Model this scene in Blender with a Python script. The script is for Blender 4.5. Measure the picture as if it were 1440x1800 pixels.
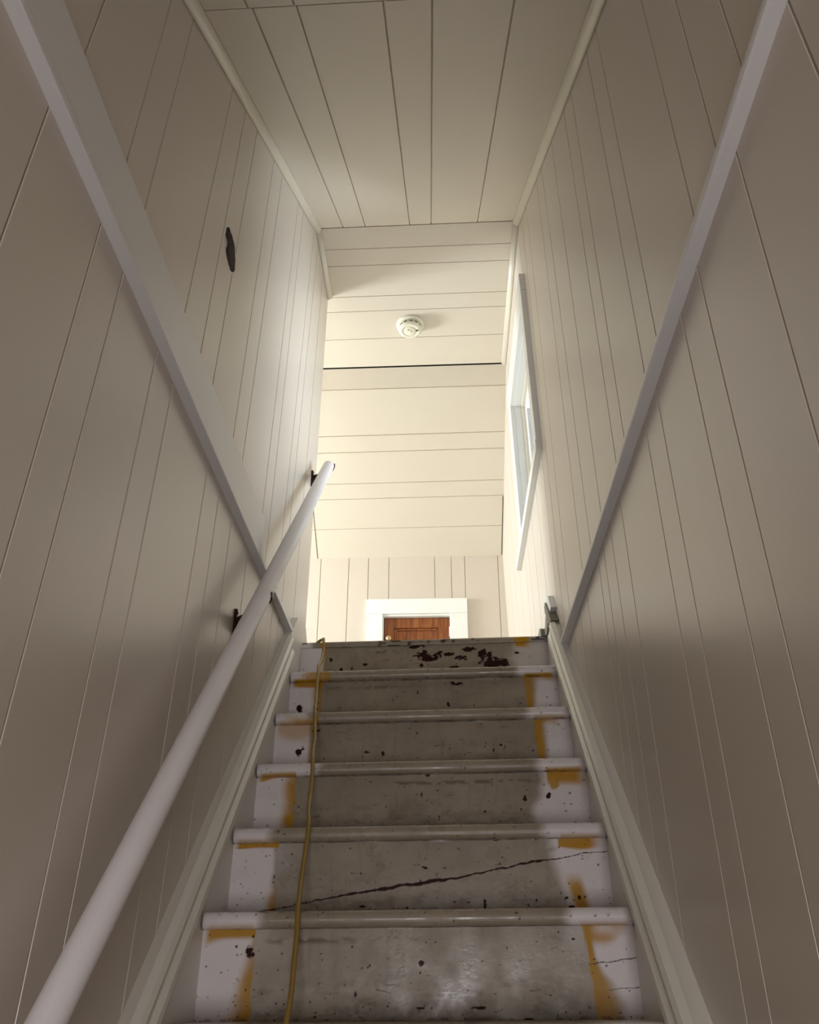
import bpy, bmesh, math, random
import numpy as np
from mathutils import Vector, Matrix

for o in list(bpy.data.objects): bpy.data.objects.remove(o, do_unlink=True)
S = bpy.context.scene
COL = S.collection

# ------------------------------------------------------------------ camera
PITCH, YAW, ROLL = 0.492455, 0.06615, 0.0121
fw = Vector((-math.sin(YAW)*math.cos(PITCH), math.cos(YAW)*math.cos(PITCH), math.sin(PITCH)))
r0 = Vector((math.cos(YAW), math.sin(YAW), 0)); u0 = r0.cross(fw)
cr = math.cos(ROLL)*r0 + math.sin(ROLL)*u0
cu = -math.sin(ROLL)*r0 + math.cos(ROLL)*u0
cam = bpy.data.cameras.new('camera'); co = bpy.data.objects.new('camera', cam); COL.objects.link(co)
M = Matrix((cr, cu, -fw)).transposed().to_4x4()
co.matrix_world = M
cam.sensor_fit = 'VERTICAL'; cam.sensor_height = 24; cam.lens = 1503.67/1800*24
cam.shift_x = 34.48/1800; cam.shift_y = 40.29/1800
cam.clip_start = .02
S.camera = co

# ------------------------------------------------------------------ world, lights, exposure
W = bpy.data.worlds.new('daylight'); S.world = W; W.use_nodes = True
wn = W.node_tree.nodes; wl = W.node_tree.links
bg = wn['Background']
tc = wn.new('ShaderNodeTexCoord'); sp = wn.new('ShaderNodeSeparateXYZ'); cr_ = wn.new('ShaderNodeValToRGB')
wl.new(tc.outputs['Generated'], sp.inputs[0]); wl.new(sp.outputs['Z'], cr_.inputs[0]); wl.new(cr_.outputs[0], bg.inputs[0])
e = cr_.color_ramp.elements
e[0].position = 0.0; e[0].color = (.55, .56, .52, 1); e[1].position = 1; e[1].color = (.28, .46, .95, 1)
k = cr_.color_ramp.elements.new(.08); k.color = (.72, .80, .95, 1)
bg.inputs[1].default_value = .28

def area(name, loc, target, sx, sy, power, color):
    l = bpy.data.lights.new(name, 'AREA'); l.shape = 'RECTANGLE'; l.size = sx; l.size_y = sy
    l.energy = power; l.color = color
    o = bpy.data.objects.new(name, l); COL.objects.link(o)
    o.location = loc
    d = Vector(target) - Vector(loc)
    o.rotation_euler = d.to_track_quat('-Z', 'Z').to_euler()
    return o
# daylight entering by the alcove window (left of the landing), by the window right of the landing,
# and by the open entrance below the foot of the stairs
area('alcove_daylight', (-3.12, 4.0, 1.95), (0, 4.05, 1.85), 1.0, 0.8, 172, (1, .98, .925))
area('window_daylight', (1.35, 3.75, 2.35), (-.5, 2.75, 2.0), 1.1, 1.0, 62, (.90, .95, 1.0))
area('entrance_daylight', (0.10, -1.46, -.42), (0.10, 0, -.42), .55, .80, 18, (1.0, .945, .97))
S.view_settings.view_transform = 'Standard'; S.view_settings.look = 'None'
S.view_settings.gamma = 1; S.view_settings.use_curve_mapping = False
S.view_settings.exposure = 0.47

# ------------------------------------------------------------------ measures
RUN, RISE, Y1, Z1 = .204, .2045, 1.9517, .1575
XL, XR = -.5168, .3832; TILT = .0079
WLX, WRX, LL_, LR_ = -.547, .4129, .0065, -.0153
YA, ZA, SA, YB, YC, ZC = 2.7364, 3.0554, .6684, 3.7171, 4.7938, 2.4185
SC = (ZA-ZC)/(YC-YB)
YLE = 3.1647; ZLAND = 1.160; ZF = -1.48
def WLp(y, z, off=0): return Vector((WLX + LL_*(z-.8) + off, y, z))
def WRp(y, z, off=0): return Vector((WRX + LR_*(z-.8) - off, y, z))

# ------------------------------------------------------------------ helpers
def link(o, parent=None):
    COL.objects.link(o)
    if parent is not None: o.parent = parent
    return o
def mk(name, verts, faces, mat, parent=None, smooth=False, fix=True):
    me = bpy.data.meshes.new(name); me.from_pydata([tuple(v) for v in verts], [], faces)
    if fix:
        b = bmesh.new(); b.from_mesh(me); bmesh.ops.recalc_face_normals(b, faces=b.faces); b.to_mesh(me); b.free()
    if smooth:
        for p in me.polygons: p.use_smooth = True
    me.materials.append(mat)
    return link(bpy.data.objects.new(name, me), parent)
def frombm(name, b, mat, parent=None, smooth=False):
    bmesh.ops.recalc_face_normals(b, faces=b.faces)
    me = bpy.data.meshes.new(name); b.to_mesh(me); b.free()
    if smooth:
        for p in me.polygons: p.use_smooth = True
    me.materials.append(mat)
    return link(bpy.data.objects.new(name, me), parent)
def empty(name, loc, parent=None):
    o = bpy.data.objects.new(name, None); o.empty_display_size = .05; o.location = loc
    return link(o, parent)
def rebase(o, origin):
    "give a top-level mesh its own origin"
    origin = Vector(origin); o.data.transform(Matrix.Translation(-origin)); o.location = origin
def struct(o): o['kind'] = 'structure'; return o
def thing(o, label, cat, group=None):
    o['label'] = label; o['category'] = cat
    if group: o['group'] = group
    return o
def hexa(c, bev=0):
    "8 corners: 0-3 one face loop, 4-7 the opposite loop -> bmesh"
    b = bmesh.new(); v = [b.verts.new(p) for p in c]
    for f in ((0,1,2,3),(7,6,5,4),(0,4,5,1),(1,5,6,2),(2,6,7,3),(3,7,4,0)): b.faces.new([v[i] for i in f])
    bmesh.ops.recalc_face_normals(b, faces=b.faces)
    if bev: bmesh.ops.bevel(b, geom=list(b.edges), offset=bev, segments=2, profile=.6, affect='EDGES')
    return b
def box(name, mn, mx, mat, parent=None, bev=0):
    x0,y0,z0 = mn; x1,y1,z1 = mx
    return frombm(name, hexa([(x0,y0,z0),(x1,y0,z0),(x1,y1,z0),(x0,y1,z0),(x0,y0,z1),(x1,y0,z1),(x1,y1,z1),(x0,y1,z1)], bev), mat, parent)
def wallbox(name, fn, y0, y1, z0, z1, o0, o1, mat, parent=None, bev=0):
    c = [fn(y0,z0,o0),fn(y1,z0,o0),fn(y1,z1,o0),fn(y0,z1,o0),fn(y0,z0,o1),fn(y1,z0,o1),fn(y1,z1,o1),fn(y0,z1,o1)]
    return frombm(name, hexa(c, bev), mat, parent)
def wallpoly(name, fn, poly, o0, o1, mat, parent=None, bev=0):
    b = bmesh.new()
    A = [b.verts.new(fn(y,z,o0)) for y,z in poly]; B = [b.verts.new(fn(y,z,o1)) for y,z in poly]
    b.faces.new(A); b.faces.new(B[::-1]); n = len(poly)
    for i in range(n): b.faces.new((A[i],A[(i+1)%n],B[(i+1)%n],B[i]))
    bmesh.ops.recalc_face_normals(b, faces=b.faces)
    if bev: bmesh.ops.bevel(b, geom=[e for e in b.edges], offset=bev, segments=2, profile=.6, affect='EDGES')
    return frombm(name, b, mat, parent)
def sweep(name, prof, path, mat, parent=None, smooth=True, caps=True):
    "prof(i) -> list of points for station i"
    rings = [prof(p) for p in path]; n = len(rings[0]); V = [v for r in rings for v in r]; F = []
    for i in range(len(rings)-1):
        for j in range(n):
            a = i*n+j; b_ = i*n+(j+1)%n; F.append((a,b_,b_+n,a+n))
    if caps: F.append(tuple(range(n))); F.append(tuple(range((len(rings)-1)*n, len(rings)*n))[::-1])
    return mk(name, V, F, mat, parent, smooth)
def tube_bm(pts, rad, seg=12, b=None):
    b = b or bmesh.new(); pts = [Vector(p) for p in pts]; rad = rad if hasattr(rad,'__len__') else [rad]*len(pts)
    prev = None; rings = []
    for i,p in enumerate(pts):
        t = (pts[min(i+1,len(pts)-1)]-pts[max(i-1,0)]).normalized()
        if prev is None:
            a = Vector((0,0,1)) if abs(t.z)<.9 else Vector((1,0,0)); n = t.cross(a).normalized()
        else: n = (prev - t*prev.dot(t)).normalized()
        prev = n; m = t.cross(n)
        rings.append([b.verts.new(p+rad[i]*(math.cos(q)*n+math.sin(q)*m)) for q in [2*math.pi*j/seg for j in range(seg)]])
    for A,B in zip(rings, rings[1:]):
        for j in range(seg): b.faces.new((A[j],A[(j+1)%seg],B[(j+1)%seg],B[j]))
    b.faces.new(rings[0][::-1]); b.faces.new(rings[-1])
    return b
def smooth_path(P, n=6):
    P = [Vector(p) for p in P]; out = []
    for i in range(len(P)-1):
        a = P[max(i-1,0)]; b = P[i]; c = P[i+1]; d = P[min(i+2,len(P)-1)]
        for k in range(n):
            t = k/n
            out.append(.5*((2*b)+(c-a)*t+(2*a-5*b+4*c-d)*t*t+(3*b-a-3*c+d)*t**3))
    out.append(P[-1]); return out
def lathe_bm(prof, seg=64):
    b = bmesh.new(); rings = []
    for r,z in prof:
        rings.append([b.verts.new((r*math.cos(2*math.pi*j/seg), r*math.sin(2*math.pi*j/seg), z)) for j in range(seg)])
    for A,B in zip(rings, rings[1:]):
        for j in range(seg): b.faces.new((A[j],A[(j+1)%seg],B[(j+1)%seg],B[j]))
    b.faces.new(rings[0][::-1]); b.faces.new(rings[-1]); return b
def boards(name, fn, grooves, s0, s1, t0, t1, thick, mat, parent=None, gw=.005, gd=.0065, cuts=0):
    """tongue-and-groove boarding: a solid slab whose front has V grooves.
       grooves: list of (s at t0, s at t1[, width]); fn(s, t, off) off>0 = into the room"""
    cols = [(s0, s0, 0)]
    for g in sorted(grooves, key=lambda g: g[0]):
        w = g[2] if len(g) > 2 else gw
        cols += [(g[0]-w/2, g[1]-w/2, 0), (g[0]-w*.12, g[1]-w*.12, -gd), (g[0]+w*.12, g[1]+w*.12, -gd), (g[0]+w/2, g[1]+w/2, 0)]
    cols.append((s1, s1, 0))
    rows = [i/(cuts+1) for i in range(cuts+2)]
    V = []; F = []; n = len(cols)
    for r in rows:
        t = t0+(t1-t0)*r
        for a,b_,o in cols: V.append(fn(a+(b_-a)*r, t, o))
    for i in range(len(rows)-1):
        for j in range(n-1): F.append((i*n+j, i*n+j+1, (i+1)*n+j+1, (i+1)*n+j))
    bs = len(V)
    for t in (t0, t1):
        for a,b_,o in cols: V.append(fn(a if t == t0 else b_, t, -thick))
    L = (len(rows)-1)*n
    for j in range(n-1):
        F.append((bs+j, bs+j+1, bs+n+j+1, bs+n+j))
        F.append((j, j+1, bs+j+1, bs+j)); F.append((L+j, L+j+1, bs+n+j+1, bs+n+j))
    ll = [i*n for i in range(len(rows))]; rr = [i*n+n-1 for i in range(len(rows))]
    F.append(tuple(ll + [bs+n, bs])); F.append(tuple(rr + [bs+n+n-1, bs+n-1]))
    return mk(name, V, F, mat, parent)
def cut(o, cutters):
    for c in cutters:
        m = o.modifiers.new('cut', 'BOOLEAN'); m.object = c; m.operation = 'DIFFERENCE'; m.solver = 'EXACT'
    bpy.context.view_layer.update()
    dg = bpy.context.evaluated_depsgraph_get()
    me = bpy.data.meshes.new_from_object(o.evaluated_get(dg))
    o.modifiers.clear(); o.data = me
    for c in cutters: bpy.data.objects.remove(c, do_unlink=True)
    return o

# ------------------------------------------------------------------ materials
def mat(name): 
    m = bpy.data.materials.new(name); m.use_nodes = True
    return m, m.node_tree.nodes, m.node_tree.links, m.node_tree.nodes['Principled BSDF']
def paint(name, col, rough=.36, var=.05, bump=.12, scale=1.0, spec=.5):
    m,n,l,p = mat(name)
    t = n.new('ShaderNodeTexCoord')
    a = n.new('ShaderNodeTexNoise'); a.inputs['Scale'].default_value = 3*scale; a.inputs['Detail'].default_value = 4
    l.new(t.outputs['Object'], a.inputs[0])
    mx = n.new('ShaderNodeMix'); mx.data_type = 'RGBA'
    mx.inputs[6].default_value = tuple(c*(1-var) for c in col)+(1,); mx.inputs[7].default_value = tuple(min(1,c*(1+var)) for c in col)+(1,)
    l.new(a.outputs[0], mx.inputs[0]); l.new(mx.outputs[2], p.inputs['Base Color'])
    mp = n.new('ShaderNodeMapping'); mp.inputs['Scale'].default_value = (60, 60, 6)
    l.new(t.outputs['Object'], mp.inputs[0])
    b1 = n.new('ShaderNodeTexNoise'); b1.inputs['Scale'].default_value = 1.0; b1.inputs['Detail'].default_value = 5
    l.new(mp.outputs[0], b1.inputs[0])
    bp = n.new('ShaderNodeBump'); bp.inputs['Strength'].default_value = bump; bp.inputs['Distance'].default_value = .002
    l.new(b1.outputs[0], bp.inputs['Height']); l.new(bp.outputs[0], p.inputs['Normal'])
    rr = n.new('ShaderNodeMapRange'); rr.inputs[3].default_value = rough-.01; rr.inputs[4].default_value = rough+.03
    l.new(a.outputs[0], rr.inputs[0]); l.new(rr.outputs[0], p.inputs['Roughness'])
    p.inputs['Specular IOR Level'].default_value = spec
    return m
CREAM = (.65, .585, .51)
wallM = paint('wall_paint', CREAM, .30, .03, .02, spec=.75)
ceilM = paint('ceiling_paint', (.72, .66, .56), .40, .03, .03)
trimM = paint('trim_paint', (.76, .75, .75), .32, .03)
railM = paint('rail_paint', (.88, .86, .885), .38, .02, .06)
skirtM = paint('skirting_paint', (.72, .70, .63), .30, .03)
plasticM = paint('detector_plastic', (.82, .79, .66), .4, .01, .02)
floorM = paint('floor_paint', (.42, .39, .34), .4, .15)
darkM = paint('cavity_dark', (.055, .038, .028), .8, .4, .6)
lathM = paint('lath_brown', (.12, .09, .072), .8, .3, .4, 20)
def simple(name, col, rough=.5, metal=0):
    m,n,l,p = mat(name); p.inputs['Base Color'].default_value = col+(1,); p.inputs['Roughness'].default_value = rough; p.inputs['Metallic'].default_value = metal
    nz = n.new('ShaderNodeTexNoise'); nz.inputs['Scale'].default_value = 90
    bp = n.new('ShaderNodeBump'); bp.inputs['Strength'].default_value = .12; bp.inputs['Distance'].default_value = .001
    l.new(nz.outputs[0], bp.inputs['Height']); l.new(bp.outputs[0], p.inputs['Normal'])
    return m
ironM = simple('dark_bronze', (.035, .018, .012), .38, .6)
brassM = simple('aged_brass', (.55, .42, .22), .3, 1)
steelM = simple('screw_steel', (.3, .27, .24), .35, 1)
cordM = simple('cord_yellow', (.29, .185, .03), .45)
slotM = simple('slot_black', (.02, .018, .015), .7)
rawM = paint('weathered_wood', (.20, .18, .14), .8, .6, 1.0, 40)
# varnished fir of the little door
def wood(name, c0, c1, c2):
    m,n,l,p = mat(name); t = n.new('ShaderNodeTexCoord'); mp = n.new('ShaderNodeMapping'); mp.inputs['Scale'].default_value = (90, 90, 5)
    l.new(t.outputs['Object'], mp.inputs[0])
    a = n.new('ShaderNodeTexNoise'); a.inputs['Scale'].default_value = 1.2; a.inputs['Detail'].default_value = 8; a.inputs['Distortion'].default_value = .6
    l.new(mp.outputs[0], a.inputs[0]); r = n.new('ShaderNodeValToRGB'); l.new(a.outputs[0], r.inputs[0])
    r.color_ramp.elements[0].position = .3; r.color_ramp.elements[0].color = c0+(1,)
    r.color_ramp.elements[1].position = .72; r.color_ramp.elements[1].color = c2+(1,)
    q = r.color_ramp.elements.new(.5); q.color = c1+(1,)
    l.new(r.outputs[0], p.inputs['Base Color']); p.inputs['Roughness'].default_value = .42
    return m
firM = wood('varnished_fir', (.11, .030, .008), (.22, .065, .016), (.32, .12, .035))
def glass():
    m,n,l,p = mat('window_glass'); out = n['Material Output']
    tr = n.new('ShaderNodeBsdfTransparent'); tr.inputs[0].default_value = (.9, .94, .97, 1); g = n.new('ShaderNodeBsdfGlossy'); g.inputs['Roughness'].default_value = .02
    mx = n.new('ShaderNodeMixShader'); fr = n.new('ShaderNodeFresnel'); fr.inputs[0].default_value = 1.25
    l.new(fr.outputs[0], mx.inputs[0]); l.new(tr.outputs[0], mx.inputs[1]); l.new(g.outputs[0], mx.inputs[2]); l.new(mx.outputs[0], out.inputs[0])
    return m
glassM = glass()
# old stair paint: attribute 'marks' R = white primer, G = shellac orange, B = chipped to dark wood
def stairpaint():
    m,n,l,p = mat('worn_stair_paint')
    t = n.new('ShaderNodeTexCoord'); at = n.new('ShaderNodeAttribute'); at.attribute_name = 'marks'
    sx = n.new('ShaderNodeSeparateColor'); l.new(at.outputs['Color'], sx.inputs[0])
    nz = n.new('ShaderNodeTexNoise'); nz.inputs['Scale'].default_value = 6; nz.inputs['Detail'].default_value = 8; nz.inputs['Roughness'].default_value = .65
    l.new(t.outputs['Object'], nz.inputs[0])
    r = n.new('ShaderNodeValToRGB'); l.new(nz.outputs[0], r.inputs[0])
    r.color_ramp.elements[0].position = .3; r.color_ramp.elements[0].color = (.245, .205, .150, 1)
    r.color_ramp.elements[1].position = .7; r.color_ramp.elements[1].color = (.35, .298, .225, 1)
    def mix(a, b, f):
        x = n.new('ShaderNodeMix'); x.data_type = 'RGBA'; l.new(f, x.inputs[0])
        if isinstance(a, tuple): x.inputs[6].default_value = a
        else: l.new(a, x.inputs[6])
        if isinstance(b, tuple): x.inputs[7].default_value = b
        else: l.new(b, x.inputs[7])
        return x.outputs[2]
    # faint drips and rub marks
    mp = n.new('ShaderNodeMapping'); mp.inputs['Scale'].default_value = (30, 30, 4); l.new(t.outputs['Object'], mp.inputs[0])
    n2 = n.new('ShaderNodeTexNoise'); n2.inputs['Scale'].default_value = 2; n2.inputs['Detail'].default_value = 6; l.new(mp.outputs[0], n2.inputs[0])
    r2 = n.new('ShaderNodeMapRange'); r2.inputs[1].default_value = .56; r2.inputs[2].default_value = .75; r2.inputs[3].default_value = 0; r2.inputs[4].default_value = .35
    l.new(n2.outputs[0], r2.inputs[0])
    c = mix(r.outputs[0], (.15, .125, .085, 1), r2.outputs[0])
    c = mix(c, (.76, .72, .725, 1), sx.outputs[0])
    c = mix(c, (.47, .235, .002, 1), sx.outputs[1])
    c = mix(c, (.030, .011, .009, 1), sx.outputs[2])
    l.new(c, p.inputs['Base Color'])
    rm = n.new('ShaderNodeMapRange'); rm.inputs[1].default_value = .35; rm.inputs[2].default_value = .65; rm.inputs[3].default_value = .20; rm.inputs[4].default_value = .5
    n3 = n.new('ShaderNodeTexNoise'); n3.inputs['Scale'].default_value = 14; n3.inputs['Detail'].default_value = 6; l.new(t.outputs['Object'], n3.inputs[0])
    l.new(n3.outputs[0], rm.inputs[0]); l.new(rm.outputs[0], p.inputs['Roughness'])
    sm = n.new('ShaderNodeMapRange'); sm.inputs[3].default_value = .5; sm.inputs[4].default_value = .08; mxx = n.new('ShaderNodeMath'); mxx.operation = 'MAXIMUM'; mo = n.new('ShaderNodeMath'); mo.operation = 'MULTIPLY'; mo.inputs[1].default_value = .7; l.new(sx.outputs[1], mo.inputs[0]); l.new(mo.outputs[0], mxx.inputs[0]); l.new(sx.outputs[2], mxx.inputs[1]); l.new(mxx.outputs[0], sm.inputs[0]); l.new(sm.outputs[0], p.inputs['Specular IOR Level'])
    b1 = n.new('ShaderNodeTexNoise'); b1.inputs['Scale'].default_value = 120; b1.inputs['Detail'].default_value = 5; l.new(t.outputs['Object'], b1.inputs[0])
    ad = n.new('ShaderNodeMath'); ad.operation = 'MULTIPLY_ADD'; l.new(sx.outputs[2], ad.inputs[0]); ad.inputs[1].default_value = -.35; l.new(b1.outputs[0], ad.inputs[2])
    bp = n.new('ShaderNodeBump'); bp.inputs['Strength'].default_value = .25; bp.inputs['Distance'].default_value = .001
    l.new(ad.outputs[0], bp.inputs['Height']); l.new(bp.outputs[0], p.inputs['Normal'])
    return m
stairM = stairpaint()

# ------------------------------------------------------------------ structure: side walls
ZS = 1.10     # height of the horizontal battens: boards change there
def gl(L, t0, t1):     # measured grooves (y,z top, y,z low) -> (s at t0, s at t1)
    out = []
    for y0,z0,y1,z1 in L:
        k = (y0-y1)/(z0-z1); k = max(-.03, min(.08, k)); ym = (y0+y1)/2; zm = (z0+z1)/2
        out.append((ym+k*(t0-zm), ym+k*(t1-zm)))
    return out
LU = [(.807,1.437,.799,1.301),(1.021,1.834,.999,1.322),(1.138,1.971,1.101,1.301),(1.448,2.194,1.379,1.299),(1.575,2.277,1.513,1.292),(1.704,2.365,1.628,1.289),
      (1.919,2.425,1.853,1.298),(2.054,2.573,1.968,1.297),(2.338,2.765,2.259,1.310),(2.441,2.842,2.368,1.366),(2.692,2.968,2.584,1.519),(2.806,3.055,2.693,1.583),(2.984,3.069,2.916,1.784),
      (.62,1.5,.61,1.2),(.42,1.5,.41,1.2),(.2,1.4,.19,1.2),(-.05,1.4,-.06,1.2)]
LLo = [(.756,1.115,.745,.829),(.965,1.112,.934,.467),(1.073,1.104,1.027,.269),(1.273,1.094,1.223,-.036),(1.381,1.095,1.333,.053),(1.678,1.1,1.624,-.046),(1.794,1.097,1.753,.063),
      (1.931,1.104,1.889,.211),(2.319,1.1,2.310,.898),(2.527,1.106,2.521,.964),(2.633,1.104,2.628,1.026),(2.13,1.1,2.11,.6),(.56,1,.55,.8),(.36,1,.35,.8),(.17,1,.16,.8),(-.1,1,-.11,.8)]
RU = [(.729,1.234,.727,1.071),(.849,1.445,.85,1.068),(.974,1.664,.975,1.074),(1.254,2.07,1.253,1.074),(1.353,2.128,1.36,1.071),(1.552,2.25,1.584,1.067),(1.663,2.327,1.684,1.068),
      (1.877,2.464,1.911,1.077),(2.089,2.616,2.09,1.88),(2.208,2.63,2.25,1.085),(2.493,2.815,2.542,1.082),(2.64,2.8,2.68,1.08),(2.783,1.772,2.782,1.095),(3.03,1.817,3.02,1.333),(3.25,2,3.25,1.3),(3.47,2,3.47,1.3),(3.62,2,3.62,1.3),(3.9,2,3.9,1.3),(4.15,2,4.15,1.3),(4.4,2,4.4,1.3),
      (.5,1.4,.5,1.1),(.28,1.4,.28,1.1),(.05,1.4,.05,1.1)]
RLo = [(.6,1.008,.597,.864),(.801,1.016,.807,.536),(1.007,1.016,1.009,.225),(1.113,1.02,1.119,.044),(1.312,1.006,1.328,-.026),(1.416,1.009,1.435,-.029),(1.702,1.006,1.73,.012),
      (1.833,1.009,1.85,.243),(1.93,1.028,1.96,.41),(2.009,1.011,2.03,.794),(2.218,1.009,2.233,.853),(2.36,1,2.37,.85),(2.5,1,2.51,.9),(.42,1,.42,.8),(.2,1,.2,.8),(-.05,1,-.05,.8)]
YH = -.45      # the stairwell ends here, the lower hall begins
# left: upper and lower boarding
wl_up = struct(boards('wall_left', WLp, [g for g in gl(LU, ZS+.01, 3.3)], YH, YLE-.02, ZS+.01, 3.3, .10, wallM, gw=.0055))
wl_lo = struct(boards('wall_left', WLp, gl(LLo, ZF-.1, ZS+.01), YH, 3.10, ZF-.1, ZS+.01, .10, wallM, gw=.006))
# the wall ends at the landing with a slightly leaning edge board
ecap = wallbox('wall_left', WLp, YLE-.02, YLE, ZLAND-.1, 3.06, -.10, 0.0, wallM); struct(ecap)
for v in ecap.data.vertices:
    if v.co.z < 2: v.co.y -= .0
# ragged round hole in the left boards
def ragged_disc(n=40, r=.053, seed=4):
    rnd = random.Random(seed); P = []
    for i in range(n):
        a = 2*math.pi*i/n; rr = r*(1+rnd.uniform(-.05,.05)+(.10 if 2.0 < a < 2.2 else 0)-(.12 if 3.5 < a < 3.8 else 0)); P.append((1.12*rr*math.cos(a), rr*math.sin(a)))
    return P
HY, HZ = 1.614, 1.735
c = wallpoly('c', WLp, [(HY+a, HZ+b) for a,b in ragged_disc()], -.07, .02, darkM)
cut(wl_up, [c])
hole = empty('wall_hole', WLp(HY, HZ, -.02)); thing(hole, 'ragged round hole cut through the upper boards of the left wall', 'hole')
def holepart(name, b, m):
    o = frombm(name, b, m, hole, True); o.data.transform(Matrix.Translation(-WLp(HY,HZ,-.02))); return o
bb = bmesh.new(); D0 = ragged_disc(); rings = []
for o_, s in ((-.0004,.985),(-.030,.985)):
    rings.append([bb.verts.new(WLp(HY+a*s, HZ+b*s, o_)) for a,b in D0])
for j in range(len(D0)): bb.faces.new((rings[0][j],rings[0][(j+1)%len(D0)],rings[1][(j+1)%len(D0)],rings[1][j]))
bb.faces.new(rings[1]); holepart('cavity', bb, lathM)
bb = tube_bm(smooth_path([WLp(HY-.030,HZ+.036,-.018),WLp(HY-.012,HZ+.02,-.012),WLp(HY-.006,HZ+.004,-.016),WLp(HY-.006,HZ-.0,-.029)]), .0045, 8); holepart('cable', bb, trimM)
bb = bmesh.new(); rings = []
for s,o_ in ((1.0,-.004),(1.0,.0012),(1.045,.0012),(1.06,-.0005)):
    rings.append([bb.verts.new(WLp(HY+a*s, HZ+b*s, o_)) for a,b in D0])
for A_,B_ in zip(rings, rings[1:]):
    for j in range(len(D0)): bb.faces.new((A_[j],A_[(j+1)%len(D0)],B_[(j+1)%len(D0)],B_[j]))
o_ = holepart('torn_rim', bb, trimM)

# right wall
wr_up = struct(boards('wall_right', WRp, gl(RU, 1.035, 3.3), YH, 4.90, 1.035, 3.3, .12, wallM, gw=.0055))
wr_lo = struct(boards('wall_right', WRp, gl(RLo, ZF-.1, 1.035), YH, 4.90, ZF-.1, 1.035, .12, wallM, gw=.006))
WY0, WY1, WZ0, WZ1 = 2.825, 3.50, 1.885, 2.60      # window opening
c = wallbox('c', WRp, WY0, WY1, WZ0, WZ1, -.2, .05, wallM)
cut(wr_up, [c])

# ceilings
def Af(s, t, off): return Vector((s, t, ZA-SA*(YA-t))) - off*Vector((0, -SA, 1)).normalized()
def Bf(s, t, off): return Vector((t, s, ZA-off))
YK, ZK = 3.798, 2.971        # first facet of the far slope, shaped steeper so it shades to a dark strip
SK, SC2 = (ZA-ZK)/(YK-YB), (ZK-ZC)/(YC-YK)
def Kf(s, t, off): return Vector((t, s, ZA-SK*(s-YB))) - off*Vector((0, SK, 1)).normalized()
def Cf(s, t, off): return Vector((t, s, ZK-SC2*(s-YK))) - off*Vector((0, SC2, 1)).normalized()
def cg(a): return a*(1-.007*(YC-a)/(YC-3.825))
struct(boards('ceiling', Af, [(-.405,-.410),(-.303,-.309),(-.105,-.109),(.006,-.012),(.193,.195)], -.60, .44, 1.135, YA-.006, .05, ceilM, gw=.005))
struct(boards('ceiling', Af, [(-.415,-.415),(-.308,-.308),(-.10,-.10),(.19,.19)], -.60, .44, -.42, 1.130, .05, ceilM, gw=.005))
box('c', (0,0,0),(1,1,1), ceilM); bpy.data.objects.remove(bpy.data.objects['c'], do_unlink=True)
struct(boards('ceiling', Bf, [(2.861,2.866),(2.966,2.969),(3.177,3.172),(3.287,3.275),(3.498,3.482)], YA+.002, YB-.004, -3.1, .44, .05, ceilM, gw=.005))
struct(boards('ceiling', Kf, [], YB+.004, YK, -3.1, .44, .05, ceilM))
struct(boards('ceiling', Cf, [(YK+.004, YK+.003)]+[(cg(a), cg(b_)) for a,b_ in [(4.082,4.069),(4.175,4.159),(4.352,4.337),(4.445,4.426),(4.625,4.607)]], YK, YC+.03, -3.1, .44, .05, ceilM, gw=.005))
# far knee wall with the little attic door
def Ff(s, t, off): return Vector((s, YC-off, t))
DX0, DX1, DZ1 = -.358, .058, 2.024
fwall = struct(boards('wall_far', Ff, [(-.578,-.573),(-.452,-.449),(-.322,-.321),(-.036,-.036),(.066,.067),(.15,.151),(.349,.357)]+[(-.75-.16*i-.02*(i%3), -.75-.16*i-.02*(i%3)) for i in range(14)], -3.1, .50, ZLAND-.1, ZC+.06, .10, wallM, gw=.005))
c = box('c', (DX0, YC-.1, ZLAND-.2), (DX1, YC+.3, DZ1), wallM); cut(fwall, [c])
# crooked end seam strips on the far slope
def strip(name, fn, a, b, w, off, m):
    (s0,t0),(s1,t1) = a,b
    return struct(frombm(name, hexa([fn(t0,s0-w/2,0),fn(t0,s0+w/2,0),fn(t1,s1+w/2,0),fn(t1,s1-w/2,0),fn(t0,s0-w/2,off),fn(t0,s0+w/2,off),fn(t1,s1+w/2,off),fn(t1,s1-w/2,off)]), m))
strip('trim_1', Cf, (-.767,4.47), (-.773,4.80), .003, .0012, darkM)
strip('trim_2', Cf, (.381,4.42), (.383,4.79), .004, .0015, darkM)
strip('trim_3', lambda t,s,o: Bf(t,s,o), (-.1,3.7155), (-.1,3.7185), .0, .0, darkM) if False else None

# landing floor and the rooms that feed the light
ZU = ZLAND-.034
struct(box('leak_blocker_slab', (-3.25, -.55, 3.3), (.60, 5.05, 3.4), darkM))  # unseen slab added on top to stop light leaking through the ceiling joints
struct(box('leak_blocker_slab', (-.66, -.50, 1.30), (.55, -.44, 3.3), darkM))  # unseen end slab added to close the space over the stairwell against light
struct(box('leak_blocker_back', (-3.25, 4.93, 1.0), (.60, 5.05, 3.3), darkM))  # unseen backing added behind the far slope to keep sky light out
struct(box('leak_blocker_under_landing', (-.66, 3.12, ZF-.1), (.55, 3.2, 1.0), darkM))  # unseen wall added below the landing, blocks light behind the risers
struct(box('floor', (-3.1, 3.102, ZU-.12), (.40, YC+.1, ZLAND-.002), floorM))
struct(box('floor', (-1.6, -1.55, ZF-.1), (1.6, .55, ZF), floorM))
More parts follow.
